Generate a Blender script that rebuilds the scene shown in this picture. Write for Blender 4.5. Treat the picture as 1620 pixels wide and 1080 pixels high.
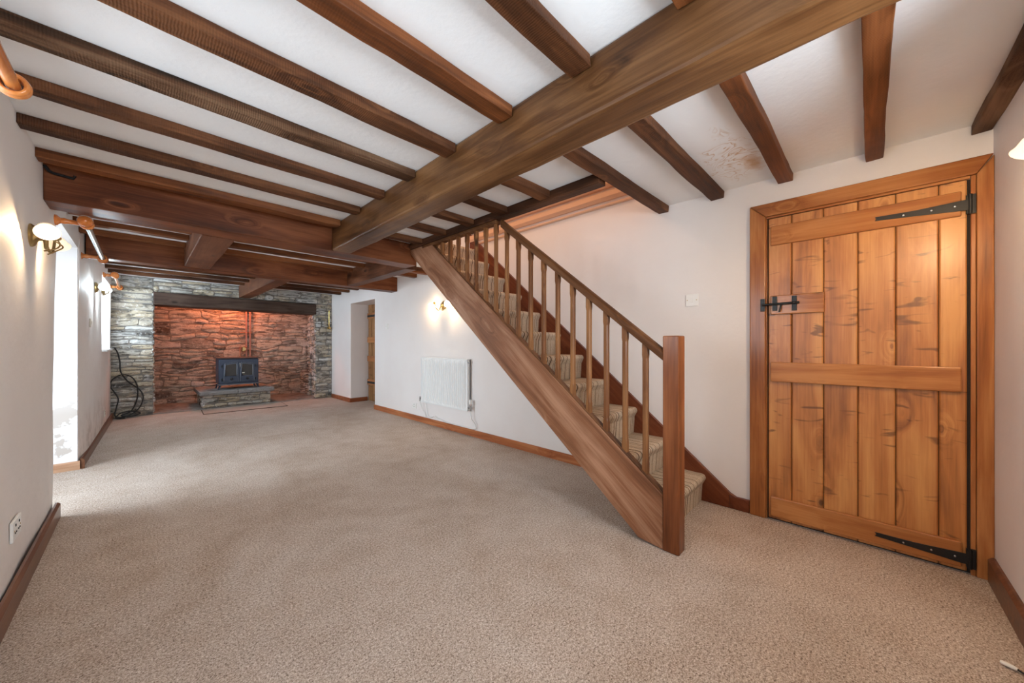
import bpy, bmesh, math, random
from mathutils import Vector, Matrix, noise

for o in list(bpy.data.objects):
    bpy.data.objects.remove(o)
S = bpy.context.scene
COL = S.collection
PI = math.pi

# ------------------------------------------------------------------ camera
cam_d = bpy.data.cameras.new('camera')
cam = bpy.data.objects.new('camera', cam_d)
COL.objects.link(cam)
cam.location = (0, 0, 1.11)
cam.rotation_euler = (PI / 2, 0, -math.atan(585 / 568))
cam_d.sensor_width = 36
cam_d.lens = 568 / 1620 * 36
cam_d.shift_y = 5 / 1620
cam_d.clip_start = 0.02
S.camera = cam

# ------------------------------------------------------------------ world, daylight, exposure
S.view_settings.view_transform = 'Standard'
S.view_settings.look = 'None'
S.view_settings.gamma = 1
S.view_settings.use_curve_mapping = False
S.view_settings.exposure = 0.36
S.cycles.max_bounces = 14
S.cycles.diffuse_bounces = 10
S.cycles.glossy_bounces = 4
S.cycles.transparent_max_bounces = 12
S.cycles.sample_clamp_indirect = 6
W = bpy.data.worlds.new('world')
S.world = W
W.use_nodes = True
W.node_tree.nodes['Background'].inputs['Color'].default_value = (0.75, 0.86, 1, 1)
W.node_tree.nodes['Background'].inputs['Strength'].default_value = 0.8


def area(name, loc, rot, sx, sy, power, color, spread=PI):
    d = bpy.data.lights.new(name, 'AREA')
    d.shape = 'RECTANGLE'
    d.size, d.size_y = sx, sy
    d.energy = power
    d.color = color
    d.spread = spread
    o = bpy.data.objects.new(name, d)
    COL.objects.link(o)
    o.location = loc
    o.rotation_euler = rot
    return o


# daylight coming in through the three openings of the left wall and an added end wall window
area('daylight_garden_door', (-1.35, 4.22, 1.15), (0, -PI / 2 + .25, 0), 1.6, .8, 36, (0.78, 0.90, 1), 2.1)
area('daylight_far_window', (-1.2, 7.15, 1.5), (0, -PI / 2, 0), 0.9, 0.9, 70, (0.72, 0.87, 1))
area('daylight_near_window', (-1.2, 1.3, 1.45), (0, -PI / 2, 0), 1.0, 1.5, 36, (0.82, 0.92, 1))
area('added_end_light', (0.98, -1.15, 1.45), (PI / 2, 0, 0), 0.9, 0.9, 78, (0.82, 0.92, 1))  # unseen source, added to light joists and ceiling from behind the camera


# ------------------------------------------------------------------ mesh helper
class MB:
    def __init__(s):
        s.v, s.f = [], []

    def add(s, vs, fs):
        n = len(s.v)
        s.v += [tuple(v) for v in vs]
        s.f += [tuple(i + n for i in f) for f in fs]
        return s

    def hexa(s, c):   # bottom four (ccw from above) then top four
        return s.add(c, [(3, 2, 1, 0), (4, 5, 6, 7), (0, 1, 5, 4), (1, 2, 6, 5), (2, 3, 7, 6), (3, 0, 4, 7)])

    def box(s, x0, x1, y0, y1, z0, z1):
        return s.hexa([(x0, y0, z0), (x1, y0, z0), (x1, y1, z0), (x0, y1, z0),
                       (x0, y0, z1), (x1, y0, z1), (x1, y1, z1), (x0, y1, z1)])

    def prism_x(s, pts, x0, x1):   # polygon in (y, z), extruded along x
        n = len(pts)
        vs = [(x0, p[0], p[1]) for p in pts] + [(x1, p[0], p[1]) for p in pts]
        fs = [tuple(range(n)), tuple(reversed(range(n, 2 * n)))]
        fs += [(i, i + n, (i + 1) % n + n, (i + 1) % n) for i in range(n)]
        return s.add(vs, fs)

    def prism_y(s, pts, y0, y1):   # polygon in (x, z)
        n = len(pts)
        vs = [(p[0], y0, p[1]) for p in pts] + [(p[0], y1, p[1]) for p in pts]
        fs = [tuple(range(n)), tuple(reversed(range(n, 2 * n)))]
        fs += [(i, i + n, (i + 1) % n + n, (i + 1) % n) for i in range(n)]
        return s.add(vs, fs)

    def prism_z(s, pts, z0, z1):   # polygon in (x, y)
        n = len(pts)
        vs = [(p[0], p[1], z0) for p in pts] + [(p[0], p[1], z1) for p in pts]
        fs = [tuple(range(n)), tuple(reversed(range(n, 2 * n)))]
        fs += [(i, i + n, (i + 1) % n + n, (i + 1) % n) for i in range(n)]
        return s.add(vs, fs)

    def tube(s, path, r, n=10, closed=False):
        path = [Vector(p) for p in path]
        m = len(path)
        rs = r if isinstance(r, (list, tuple)) else [r] * m
        vs, fs = [], []
        up = None
        for i, p in enumerate(path):
            if closed:
                t = path[(i + 1) % m] - path[i - 1]
            else:
                t = path[min(i + 1, m - 1)] - path[max(i - 1, 0)]
            t.normalize()
            if up is None:
                up = Vector((0, 0, 1)) if abs(t.z) < .9 else Vector((1, 0, 0))
            a = t.cross(up).normalized()
            b = a.cross(t).normalized()
            up = b
            for k in range(n):
                q = 2 * PI * k / n
                vs.append(p + (a * math.cos(q) + b * math.sin(q)) * rs[i])
        for i in range(m if closed else m - 1):
            j = (i + 1) % m
            for k in range(n):
                k2 = (k + 1) % n
                fs.append((i * n + k, i * n + k2, j * n + k2, j * n + k))
        if not closed:
            fs.append(tuple(reversed(range(n))))
            fs.append(tuple(range((m - 1) * n, m * n)))
        return s.add(vs, fs)

    def lathe(s, prof, org, axis, n=24, cap=True):   # prof: (radius, distance along the axis)
        axis = Vector(axis).normalized()
        up = Vector((0, 0, 1)) if abs(axis.z) < .9 else Vector((1, 0, 0))
        a = axis.cross(up).normalized()
        b = axis.cross(a)
        org = Vector(org)
        vs, fs = [], []
        m = len(prof)
        for r, h in prof:
            for k in range(n):
                q = 2 * PI * k / n
                vs.append(org + axis * h + (a * math.cos(q) + b * math.sin(q)) * max(r, 1e-4))
        for i in range(m - 1):
            for k in range(n):
                k2 = (k + 1) % n
                fs.append((i * n + k, i * n + k2, (i + 1) * n + k2, (i + 1) * n + k))
        if cap:
            fs.append(tuple(range(n)))
            fs.append(tuple(range((m - 1) * n, m * n)))
        return s.add(vs, fs)

    def build(s, name, mat, parent=None, bevel=0, smooth=False, seg=2):
        me = bpy.data.meshes.new(name)
        me.from_pydata(s.v, [], s.f)
        bm = bmesh.new()
        bm.from_mesh(me)
        bmesh.ops.recalc_face_normals(bm, faces=bm.faces)
        if smooth:
            for f in bm.faces:
                f.smooth = True
        bm.to_mesh(me)
        bm.free()
        me.materials.append(mat)
        o = bpy.data.objects.new(name, me)
        COL.objects.link(o)
        if parent:
            o.parent = parent
            o.matrix_parent_inverse = Matrix.Translation(-Vector(parent.location))
        if bevel:
            md = o.modifiers.new('edge', 'BEVEL')
            md.width = bevel
            md.segments = seg
            md.limit_method = 'ANGLE'
            md.angle_limit = math.radians(40)
        if smooth:
            md = o.modifiers.new('split', 'EDGE_SPLIT')
            md.split_angle = math.radians(45)
        return o


def tag(o, label, cat, group=None):
    o['label'] = label
    o['category'] = cat
    o['kind'] = 'thing'
    if group:
        o['group'] = group
    return o


def thing(name, loc, label, cat, group=None):
    o = bpy.data.objects.new(name, None)
    o.empty_display_size = .1
    COL.objects.link(o)
    o.location = loc
    return tag(o, label, cat, group)


def struct(o):
    o['kind'] = 'structure'
    return o


# ------------------------------------------------------------------ materials
class NT:
    def __init__(s, name):
        s.m = bpy.data.materials.new(name)
        s.m.use_nodes = True
        s.t = s.m.node_tree
        s.t.nodes.clear()
        s.out = s.t.nodes.new('ShaderNodeOutputMaterial')

    def n(s, typ, **kw):
        x = s.t.nodes.new(typ)
        for k, v in kw.items():
            setattr(x, k, v)
        return x

    def l(s, a, b):
        s.t.links.new(a, b)

    def val(s, sock, v):
        if hasattr(v, 'links') or hasattr(v, 'is_linked'):
            s.l(v, sock)
        else:
            sock.default_value = v

    def math(s, op, a, b=0.0, clamp=False):
        x = s.n('ShaderNodeMath', operation=op, use_clamp=clamp)
        s.val(x.inputs[0], a)
        s.val(x.inputs[1], b)
        return x.outputs[0]

    def vmath(s, op, a, b):
        x = s.n('ShaderNodeVectorMath', operation=op)
        s.val(x.inputs[0], a)
        s.val(x.inputs[1], b)
        return x.outputs['Value'] if op in ('LENGTH', 'DISTANCE') else x.outputs['Vector']

    def mix(s, fac, a, b, blend='MIX'):
        x = s.n('ShaderNodeMix', data_type='RGBA', blend_type=blend)
        s.val(x.inputs['Factor'], fac)
        s.val(x.inputs[6], a if not isinstance(a, tuple) else (*a[:3], 1))
        s.val(x.inputs[7], b if not isinstance(b, tuple) else (*b[:3], 1))
        return x.outputs[2]

    def noise(s, vec, scale, detail=4, rough=.55, dist=0, dims='3D'):
        x = s.n('ShaderNodeTexNoise', noise_dimensions=dims)
        if vec is not None:
            s.l(vec, x.inputs['Vector'])
        x.inputs['Scale'].default_value = scale
        x.inputs['Detail'].default_value = detail
        x.inputs['Roughness'].default_value = rough
        x.inputs['Distortion'].default_value = dist
        return x.outputs['Fac']

    def ramp(s, fac, stops, interp='LINEAR'):
        x = s.n('ShaderNodeValToRGB')
        x.color_ramp.interpolation = interp
        e = x.color_ramp.elements
        while len(e) < len(stops):
            e.new(.5)
        for i, (p, c) in enumerate(stops):
            e[i].position = p
            e[i].color = (*c[:3], 1) if isinstance(c, tuple) else (c, c, c, 1)
        s.l(fac, x.inputs[0])
        return x.outputs[0]

    def coord(s, rnd=0.0):
        c = s.n('ShaderNodeTexCoord').outputs['Object']
        if rnd:
            r = s.n('ShaderNodeObjectInfo').outputs['Random']
            v = s.n('ShaderNodeCombineXYZ')
            s.l(s.math('MULTIPLY', r, rnd), v.inputs[0])
            s.l(s.math('MULTIPLY', r, rnd * 1.7), v.inputs[1])
            s.l(s.math('MULTIPLY', r, rnd * 2.3), v.inputs[2])
            c = s.vmath('ADD', c, v.outputs[0])
        return c

    def map(s, vec, scale=(1, 1, 1), rot=(0, 0, 0), loc=(0, 0, 0)):
        x = s.n('ShaderNodeMapping')
        s.l(vec, x.inputs[0])
        x.inputs['Scale'].default_value = scale
        x.inputs['Rotation'].default_value = rot
        x.inputs['Location'].default_value = loc
        return x.outputs[0]

    def bsdf(s, color, rough=.5, metal=0, bump=None, bstr=.2, bdist=.01, coat=0, spec=.5, emit=None, estr=0, trans=0, crough=.15):
        p = s.n('ShaderNodeBsdfPrincipled')
        s.val(p.inputs['Base Color'], (*color[:3], 1) if isinstance(color, tuple) else color)
        s.val(p.inputs['Roughness'], rough)
        p.inputs['Metallic'].default_value = metal
        p.inputs['Specular IOR Level'].default_value = spec
        p.inputs['Coat Weight'].default_value = coat
        p.inputs['Coat Roughness'].default_value = crough
        p.inputs['Transmission Weight'].default_value = trans
        if emit:
            p.inputs['Emission Color'].default_value = (*emit, 1)
            p.inputs['Emission Strength'].default_value = estr
        if bump is not None:
            b = s.n('ShaderNodeBump')
            b.inputs['Strength'].default_value = bstr
            b.inputs['Distance'].default_value = bdist
            s.l(bump, b.inputs['Height'])
            s.l(b.outputs[0], p.inputs['Normal'])
        s.l(p.outputs[0], s.out.inputs[0])
        return s.m


def simple(name, color, rough=.5, metal=0, **k):
    return NT(name).bsdf(color, rough, metal, **k)


def wood(name, dark, mid, light, axis='Y', rot=0.0, rough=.5, knots=.6, contrast=1.0, coat=0.0, fig=0.0, bstr=.25, across=11, saw=0.0, spec=.2, crough=.15):
    t = NT(name)
    c = t.coord(9.0)
    if rot:
        c = t.map(c, rot=(rot, 0, 0))
    sc = {'X': (1, across, across), 'Y': (across, 1, across), 'Z': (across, across, 1)}[axis]
    kc = {'X': (3.4, 8, 8), 'Y': (8, 3.4, 8), 'Z': (8, 8, 3.4)}[axis]
    fc = {'X': (2.5, 90, 90), 'Y': (90, 2.5, 90), 'Z': (90, 90, 2.5)}[axis]
    vo = t.n('ShaderNodeTexVoronoi', feature='F1')
    kwarp = t.vmath('ADD', t.map(c, kc), t.vmath('MULTIPLY', t.n_noise_vec(c), (.5, .5, .5)))
    t.l(kwarp, vo.inputs['Vector'])
    vo.inputs['Scale'].default_value = .75
    d = vo.outputs['Distance']
    halo = t.math('SUBTRACT', 1.0, t.math('MULTIPLY', d, 2.6), True)
    g = t.map(c, sc)
    off = t.n('ShaderNodeCombineXYZ')
    hs = t.math('MULTIPLY', t.math('POWER', halo, 2.0), 1.3)
    for i in range(3):
        t.l(hs, off.inputs[i])
    g = t.vmath('ADD', g, off.outputs[0])
    n1 = t.noise(g, 1.0, 5, .55, .7)
    n2 = t.noise(t.map(c, fc), 1.0, 3, .6)
    n3 = t.noise(c, 2.2, 3, .5)
    f = t.math('ADD', t.math('MULTIPLY', n1, .62), t.math('ADD', t.math('MULTIPLY', n2, .2), t.math('MULTIPLY', n3, .22)))
    lo, hi = .5 - .135 / contrast, .5 + .135 / contrast
    col = t.ramp(f, [(max(lo, 0), dark), (.5, mid), (min(hi, 1), light)])
    kn = t.math('GREATER_THAN', vo.outputs['Color'] if False else t.math('ADD', t.sep(vo.outputs['Color']), 0.0), 1 - knots)
    km = t.math('MULTIPLY', t.ramp(d, [(.035, 1.0), (.13, 0.0)]), kn)
    dk = tuple(x * .32 for x in dark)
    col = t.mix(t.math('MULTIPLY', km, .85), col, dk)
    if fig:
        # feathered curls around knots, as in flat-sawn pine
        w = t.noise(t.map(c, {'X': (22, 6, 6), 'Y': (6, 22, 6), 'Z': (6, 6, 22)}[axis]), 1.0, 2, .5, .8)
        wm = t.ramp(w, [(.62, 0.0), (.70, 1.0)])
        col = t.mix(t.math('MULTIPLY', wm, fig), col, tuple(x * .45 for x in dark))
    h = t.math('SUBTRACT', t.math('ADD', n1, t.math('MULTIPLY', n2, .6)), km)
    if saw:
        wv = t.n('ShaderNodeTexWave', bands_direction=axis)
        t.l(c, wv.inputs['Vector'])
        wv.inputs['Scale'].default_value = 38
        wv.inputs['Distortion'].default_value = 3
        wv.inputs['Detail'].default_value = 2
        h = t.math('ADD', h, t.math('MULTIPLY', wv.outputs['Fac'], saw))
    r = t.math('ADD', rough - .08, t.math('MULTIPLY', n1, .18))
    return t.bsdf(col, r, bump=h, bstr=bstr, bdist=.004, coat=coat, spec=spec, crough=crough)


def _nv(s, c):
    x = s.n('ShaderNodeTexNoise')
    s.l(c, x.inputs['Vector'])
    x.inputs['Scale'].default_value = 3.0
    x.inputs['Detail'].default_value = 2
    return x.outputs['Color']


def _sep(s, c):
    x = s.n('ShaderNodeSeparateColor')
    s.l(c, x.inputs[0])
    return x.outputs[0]


NT.n_noise_vec = _nv
NT.sep = _sep


def plaster(name, base, stain=0.0, bstr=.25, tint=(.62, .5, .44), low=0.0):
    t = NT(name)
    c = t.coord()
    a = t.noise(c, 1.3, 4, .55)
    b = t.noise(c, 14, 5, .6)
    col = t.mix(t.ramp(a, [(.4, 0.0), (.75, 1.0)]), base, tuple(x * y for x, y in zip(base, (.95, .93, .92))))
    if low:
        z = t.n('ShaderNodeSeparateXYZ')
        t.l(c, z.inputs[0])
        zz = t.math('ADD', z.outputs[2], t.math('MULTIPLY', t.math('SUBTRACT', t.noise(c, 3, 4, .6), .5), .5))
        m = t.math('MULTIPLY', t.ramp(zz, [(.1, 1.0), (.55, 0.0)]), t.ramp(t.math('MULTIPLY', z.outputs[1], .1), [(.45, .12), (.55, 1.0)]))
        p = t.ramp(t.noise(c, 7, 4, .6), [(.5, 0.0), (.58, 1.0)])
        col = t.mix(t.math('MULTIPLY', m, low), col, tint)
        col = t.mix(t.math('MULTIPLY', t.math('MULTIPLY', m, p), low), col, tuple(x * .62 for x in tint))
    h = t.math('ADD', t.math('MULTIPLY', a, 2.0), t.math('MULTIPLY', b, .35))
    return t.bsdf(col, .62, bump=h, bstr=bstr, bdist=.02, spec=.35)


WALL = plaster('wall_plaster', (.80, .765, .745))
WALL_LEFT = plaster('wall_plaster_damp', (.80, .765, .74), low=.5, bstr=.4)
REVEAL = plaster('reveal_paint', (.82, .83, .84), low=.0)


def ceiling_mat():
    t = NT('ceiling_plaster')
    c = t.coord()
    a = t.noise(c, 1.5, 4, .55)
    b = t.noise(c, 30, 4, .6)
    col = t.mix(t.ramp(a, [(.4, 0.0), (.8, 1.0)]), (.85, .865, .875), (.81, .82, .82))
    # water stain with brown tide lines beside the stair end
    p = t.vmath('MULTIPLY', t.vmath('SUBTRACT', c, (2.36, .53, 2.17)), (1.0, 2.3, 0))
    w = t.n('ShaderNodeTexNoise')
    t.l(c, w.inputs['Vector'])
    w.inputs['Scale'].default_value = 7
    w.inputs['Detail'].default_value = 4
    pw = t.vmath('ADD', p, t.vmath('MULTIPLY', t.vmath('SUBTRACT', w.outputs['Color'], (.5, .5, .5)), (.5, .5, 0)))
    d = t.vmath('LENGTH', pw, (0, 0, 0))
    inside = t.ramp(d, [(.20, 1.0), (.34, 0.0)])
    rings = t.ramp(t.math('FRACT', t.math('MULTIPLY', t.noise(c, 6.5, 2, .5, 1.0), 7.0)), [(.02, 1.0), (.18, .25), (.5, 0.0)])
    p2 = t.vmath('MULTIPLY', t.vmath('SUBTRACT', c, (2.47, .45, 2.17)), (.9, 2.2, 0))
    core = t.ramp(t.math('ADD', t.vmath('LENGTH', p2, (0, 0, 0)), t.math('MULTIPLY', t.math('SUBTRACT', t.noise(c, 22, 3), .5), .16)), [(.03, 1.0), (.13, 0.0)])
    m = t.math('MAXIMUM', t.math('MULTIPLY', t.math('MULTIPLY', inside, rings), .8), t.math('MULTIPLY', core, .8))
    col = t.mix(m, col, (.50, .27, .09))
    h = t.math('ADD', t.math('MULTIPLY', a, 2.0), t.math('MULTIPLY', b, .4))
    return t.bsdf(col, .7, bump=h, bstr=.3, bdist=.015, spec=.25)


CEIL = ceiling_mat()


def carpet_mat():
    t = NT('carpet_pile')
    c = t.coord()
    n = t.noise(c, 190, 3, .75)
    n2 = t.noise(c, 90, 2, .6)
    big = t.noise(t.map(c, (1, .7, 1), rot=(0, 0, .5)), 1.25, 4, .6, .9)
    mid = t.noise(c, 6.0, 3, .6)
    f = t.math('ADD', t.math('MULTIPLY', n, .7), t.math('MULTIPLY', n2, .3))
    col = t.ramp(f, [(.37, (.11, .07, .05)), (.455, (.45, .365, .30)), (.54, (.68, .60, .53)), (.62, (.95, .90, .85))])
    tone = t.math('ADD', t.math('MULTIPLY', big, .30), t.math('MULTIPLY', mid, .16))
    col = t.mix(t.ramp(tone, [(.15, 0.0), (.32, 1.0)]), t.mix(1.0, col, (.72, .655, .605), 'MULTIPLY'), t.mix(.15, col, (.60, .56, .53)))
    return t.bsdf(col, .95, bump=f, bstr=.9, bdist=.006, spec=.1)


CARPET = carpet_mat()


def stair_carpet_mat():
    t = NT('striped_stair_carpet')
    c = t.coord()
    wob = t.math('MULTIPLY', t.math('SUBTRACT', t.noise(c, 9, 2), .5), .02)
    s = t.n('ShaderNodeSeparateXYZ')
    t.l(c, s.inputs[0])
    x = t.math('ADD', s.outputs[0], wob)
    v = t.n('ShaderNodeCombineXYZ')
    t.l(x, v.inputs[0])
    a = t.noise(v.outputs[0], 44, 2, .6)
    b = t.noise(v.outputs[0], 23, 1, .5)
    col = t.ramp(a, [(.37, (.04, .026, .02)), (.43, (.20, .12, .07)), (.455, (.56, .45, .33)), (.55, (.66, .57, .45)), (.585, (.22, .13, .07)), (.62, (.66, .60, .50)), (.66, (.06, .04, .03))])
    col = t.mix(t.ramp(b, [(.5, 0.0), (.6, .35)]), col, (.56, .46, .34))
    p = t.noise(c, 170, 2, .7)
    col = t.mix(t.math('MULTIPLY', t.ramp(p, [(.3, 1.0), (.6, 0.0)]), .45), col, (.12, .08, .06))
    return t.bsdf(col, .95, bump=p, bstr=.6, bdist=.004, spec=.1)


STAIR_CARPET = stair_carpet_mat()


def stone_mat(name, c1, c2, c3, dark, mortar=False):
    t = NT(name)
    c = t.coord()
    r = t.n('ShaderNodeNewGeometry').outputs['Random Per Island']
    base = t.ramp(r, [(0.0, c1), (.3, c2), (.6, c3), (.85, c2), (1.0, dark)])
    n1 = t.noise(t.map(c, (3, 3, 16)), 1.6, 6, .65, .8)
    n2 = t.noise(c, 24, 5, .65)
    n4 = t.noise(c, 5, 3, .6)
    col = t.mix(t.ramp(n1, [(.40, .85), (.52, 0.0)]), base, dark)
    col = t.mix(t.ramp(n4, [(.52, 0.0), (.68, .55)]), col, c3)
    col = t.mix(t.ramp(n2, [(.55, 0.0), (.7, .5)]), col, tuple(min(1, x * 1.45) for x in c1))
    h = t.math('ADD', t.math('MULTIPLY', n1, 1.2), n2)
    return t.bsdf(col, .85, bump=h, bstr=.9, bdist=.02, spec=.25)


STONE = stone_mat('grey_rubble_stone', (.64, .635, .61), (.43, .42, .39), (.49, .41, .29), (.05, .045, .04))
STONE_IN = stone_mat('brown_fireplace_stone', (.72, .58, .50), (.56, .44, .36), (.62, .48, .37), (.10, .065, .05))
MORTAR = simple('lime_mortar', (.20, .185, .165), .95)
MORTAR_IN = simple('sooty_mortar', (.30, .215, .165), .95)
SLATE = stone_mat('slate_slab', (.34, .335, .33), (.27, .265, .26), (.30, .29, .27), (.16, .15, .15))
SOOT = simple('soot', (.03, .026, .023), .95)

JO = ((.020, .007, .0025), (.080, .028, .010), (.18, .072, .028))
JOIST_X = wood('joist_wood', *JO, axis='X', rough=.6, knots=.35, saw=.5, bstr=.5)
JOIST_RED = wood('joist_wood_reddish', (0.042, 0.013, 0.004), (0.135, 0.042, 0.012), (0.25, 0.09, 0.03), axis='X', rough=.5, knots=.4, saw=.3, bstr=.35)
JOIST_GREY = wood('joist_wood_weathered', (0.02, 0.01, 0.005), (0.078, 0.034, 0.015), (0.2, 0.115, 0.066), axis='X', rough=.7, knots=.3, saw=.6, bstr=.6)
BEAM_Y = wood('long_beam_wood', (0.034, 0.013, 0.0045), (0.108, 0.046, 0.016), (0.21, 0.104, 0.041), axis='Y', rough=.42, knots=.12, across=8, bstr=.4)
BEAM_X = wood('cross_beam_wood', (0.028, 0.007, 0.0025), (0.115, 0.032, 0.01), (0.22, 0.075, 0.028), axis='X', rough=.42, knots=.3, across=6, bstr=.3)
SPINE_Y = wood('spine_beam_wood', (0.026, 0.008, 0.0035), (0.085, 0.028, 0.011), (0.17, 0.07, 0.035), axis='Y', rough=.45, knots=.3, across=7, bstr=.3)
LINTEL_M = wood('lintel_oak', (0.018, 0.009, 0.006), (0.045, 0.025, 0.017), (0.085, 0.055, 0.04), axis='X', rough=.6, knots=.2, bstr=.5)
TRIM_DARK = wood('trimmer_wood', (0.016, 0.006, 0.0025), (0.05, 0.018, 0.007), (0.12, 0.048, 0.022), axis='Y', rough=.5, knots=.2)
STRING = wood('string_pine', (0.115, 0.042, 0.018), (0.25, 0.108, 0.053), (0.42, 0.225, 0.135), axis='Y', rot=-math.atan(.81), rough=.42, knots=.75, across=9, coat=.08, bstr=.15)
STRING_DK = wood('wall_string_mahogany', (.075, .018, .008), (.14, .036, .014), (.20, .06, .025), axis='Y', rot=-math.atan(.81), rough=.35, knots=.1, coat=.2, bstr=.1)
RAIL = wood('handrail_wood', (0.04, 0.013, 0.004), (0.098, 0.036, 0.012), (0.19, 0.082, 0.032), axis='Y', rot=-math.atan(.81), rough=.48, knots=.05, coat=.05, bstr=.1)
BALUSTER = wood('baluster_wood', (0.065, 0.023, 0.007), (0.16, 0.06, 0.02), (0.28, 0.125, 0.045), axis='Z', rough=.5, knots=.3, across=25, coat=.05, bstr=.1)
NEWEL = wood('newel_wood', (0.09, 0.027, 0.009), (0.185, 0.056, 0.018), (0.3, 0.11, 0.04), axis='Z', rough=.36, knots=.1, across=9, coat=.2, bstr=.1)
PINE = wood('door_pine', (0.2, 0.062, 0.013), (0.45, 0.168, 0.04), (0.62, 0.29, 0.088), axis='Z', rough=.5, knots=.7, across=7, coat=.6, spec=.4, crough=.32, fig=.7, bstr=.12)
PINE_LEDGE = wood('ledge_pine', (0.22, 0.072, 0.02), (0.37, 0.135, 0.038), (0.5, 0.215, 0.07), axis='Y', rough=.36, knots=.6, across=12, coat=.4, bstr=.12)
FRAME_Z = wood('door_frame_pine_upright', (0.16, 0.048, 0.013), (0.33, 0.115, 0.031), (0.47, 0.2, 0.066), axis='Z', rough=.38, knots=.7, across=9, coat=.3, bstr=.12)
FRAME_Y = wood('door_frame_pine_head', (0.16, 0.048, 0.013), (0.33, 0.115, 0.031), (0.47, 0.2, 0.066), axis='Y', rough=.38, knots=.7, across=9, coat=.3, bstr=.12)
SKIRT_Y = wood('skirting_red_pine', (.22, .062, .022), (.36, .115, .042), (.48, .19, .075), axis='Y', rough=.4, knots=.5, across=14, coat=.2, bstr=.1)
SKIRT_DK = wood('skirting_dark', (.075, .028, .014), (.14, .055, .028), (.21, .095, .05), axis='Y', rough=.4, knots=.2, across=14, coat=.2, bstr=.1)
SKIRT_X = wood('skirting_pale', (.30, .15, .08), (.44, .25, .15), (.55, .36, .24), axis='X', rough=.5, knots=.2, across=14, bstr=.1)
SKIRT_RX = wood('skirting_red_pine_return', (.16, .045, .018), (.27, .085, .034), (.36, .14, .06), axis='X', rough=.4, knots=.2, across=14, bstr=.1)
OLD_DOOR = wood('old_plank_door', (.12, .052, .018), (.25, .115, .042), (.36, .19, .08), axis='Z', rough=.55, knots=.6, across=9, fig=.4, bstr=.3)
POLE_WOOD = wood('varnished_pole_wood', (.34, .10, .02), (.48, .15, .035), (.60, .22, .06), axis='Y', rough=.22, knots=0, coat=.7, bstr=.05)
POLE_GREY = simple('grey_pole', (.42, .47, .46), .3, metal=.35)
BLACK_IRON = simple('black_iron', (.012, .012, .013), .42, metal=.3)
BRASS = simple('antique_brass', (.50, .36, .16), .32, metal=.9)
BRASS_BRIGHT = simple('polished_brass', (.80, .55, .18), .22, metal=.95)
STOVE = NT('blue_black_cast_iron')
_c = STOVE.coord()
STOVE = STOVE.bsdf((.035, .046, .075), .42, metal=.35, bump=STOVE.noise(_c, 60, 3), bstr=.15, bdist=.002)
STOVE_EDGE = simple('stove_worn_edges', (.17, .19, .22), .4, metal=.5)
SHELF_RUST = simple('stove_top_rust', (.10, .055, .045), .5, metal=.3)
SMOKED = simple('sooted_glass', (.05, .048, .046), .08, coat=.6)
WHITE_PL = simple('white_plastic', (.80, .79, .76), .3)
CREAM_PL = simple('cream_plastic', (.72, .68, .60), .35)
WHITE_EN = simple('white_enamel', (.82, .83, .82), .25, coat=.3)
DARK_GAP = simple('radiator_side_grey', (.30, .30, .30), .5)
CHROME = simple('valve_chrome', (.55, .55, .55), .25, metal=.9)
RUBBER = simple('black_cable', (.012, .012, .012), .5)
COPPER = simple('copper_pipe', (.62, .26, .15), .3, metal=.8)
PIPE_RED = simple('painted_pipe', (.42, .20, .15), .5)
MAT_CLOTH = NT('hearth_mat_pile')
_c = MAT_CLOTH.coord()
MAT_CLOTH = MAT_CLOTH.bsdf(MAT_CLOTH.mix(MAT_CLOTH.noise(_c, 130, 3, .7), (.30, .22, .17), (.55, .46, .39)), .95)
MAT_EDGE = simple('mat_binding', (.07, .035, .025), .9)
WARM_LIT_TRIM = simple('warm_lit_trim', (.70, .47, .33), .4)  # pale wood trim, with the orange light from upstairs mixed into its colour
WIN_FRAME = simple('white_window_paint', (.80, .81, .82), .35)


def glass_mat():
    t = NT('window_glass')
    tr = t.n('ShaderNodeBsdfTransparent')
    gl = t.n('ShaderNodeBsdfGlossy')
    gl.inputs['Roughness'].default_value = .02
    mx = t.n('ShaderNodeMixShader')
    mx.inputs[0].default_value = .07
    t.l(tr.outputs[0], mx.inputs[1])
    t.l(gl.outputs[0], mx.inputs[2])
    t.l(mx.outputs[0], t.out.inputs[0])
    return t.m


GLASS = glass_mat()


def emit_mat(name, color, strength):
    return NT(name).bsdf((.8, .8, .8), .4, emit=color, estr=strength)


# ------------------------------------------------------------------ room shell
XL, XR, YN, YF, ZC = -.40, 2.80, -.45, 8.05, 2.17
XF = -.345          # the left wall drifts inwards towards the fireplace


def xl(y):
    return XL if y < 5 else XL + (XF - XL) * (y - 5) / 3.05 + .02 * min(1, (y - 5) * 3)


m = MB()
m.box(-1.1, 3.6, -.45, 8.05, -.1, 0)
struct(m.build('floor', CARPET))

m = MB()
m.box(-1.0, 2.0, -.75, 10, ZC, 2.44)
m.box(2.0, 3.6, -.75, 1.15, ZC, 2.44)
m.box(2.0, 3.6, 3.42, 10, ZC, 2.44)
struct(m.build('ceiling', CEIL))


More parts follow.
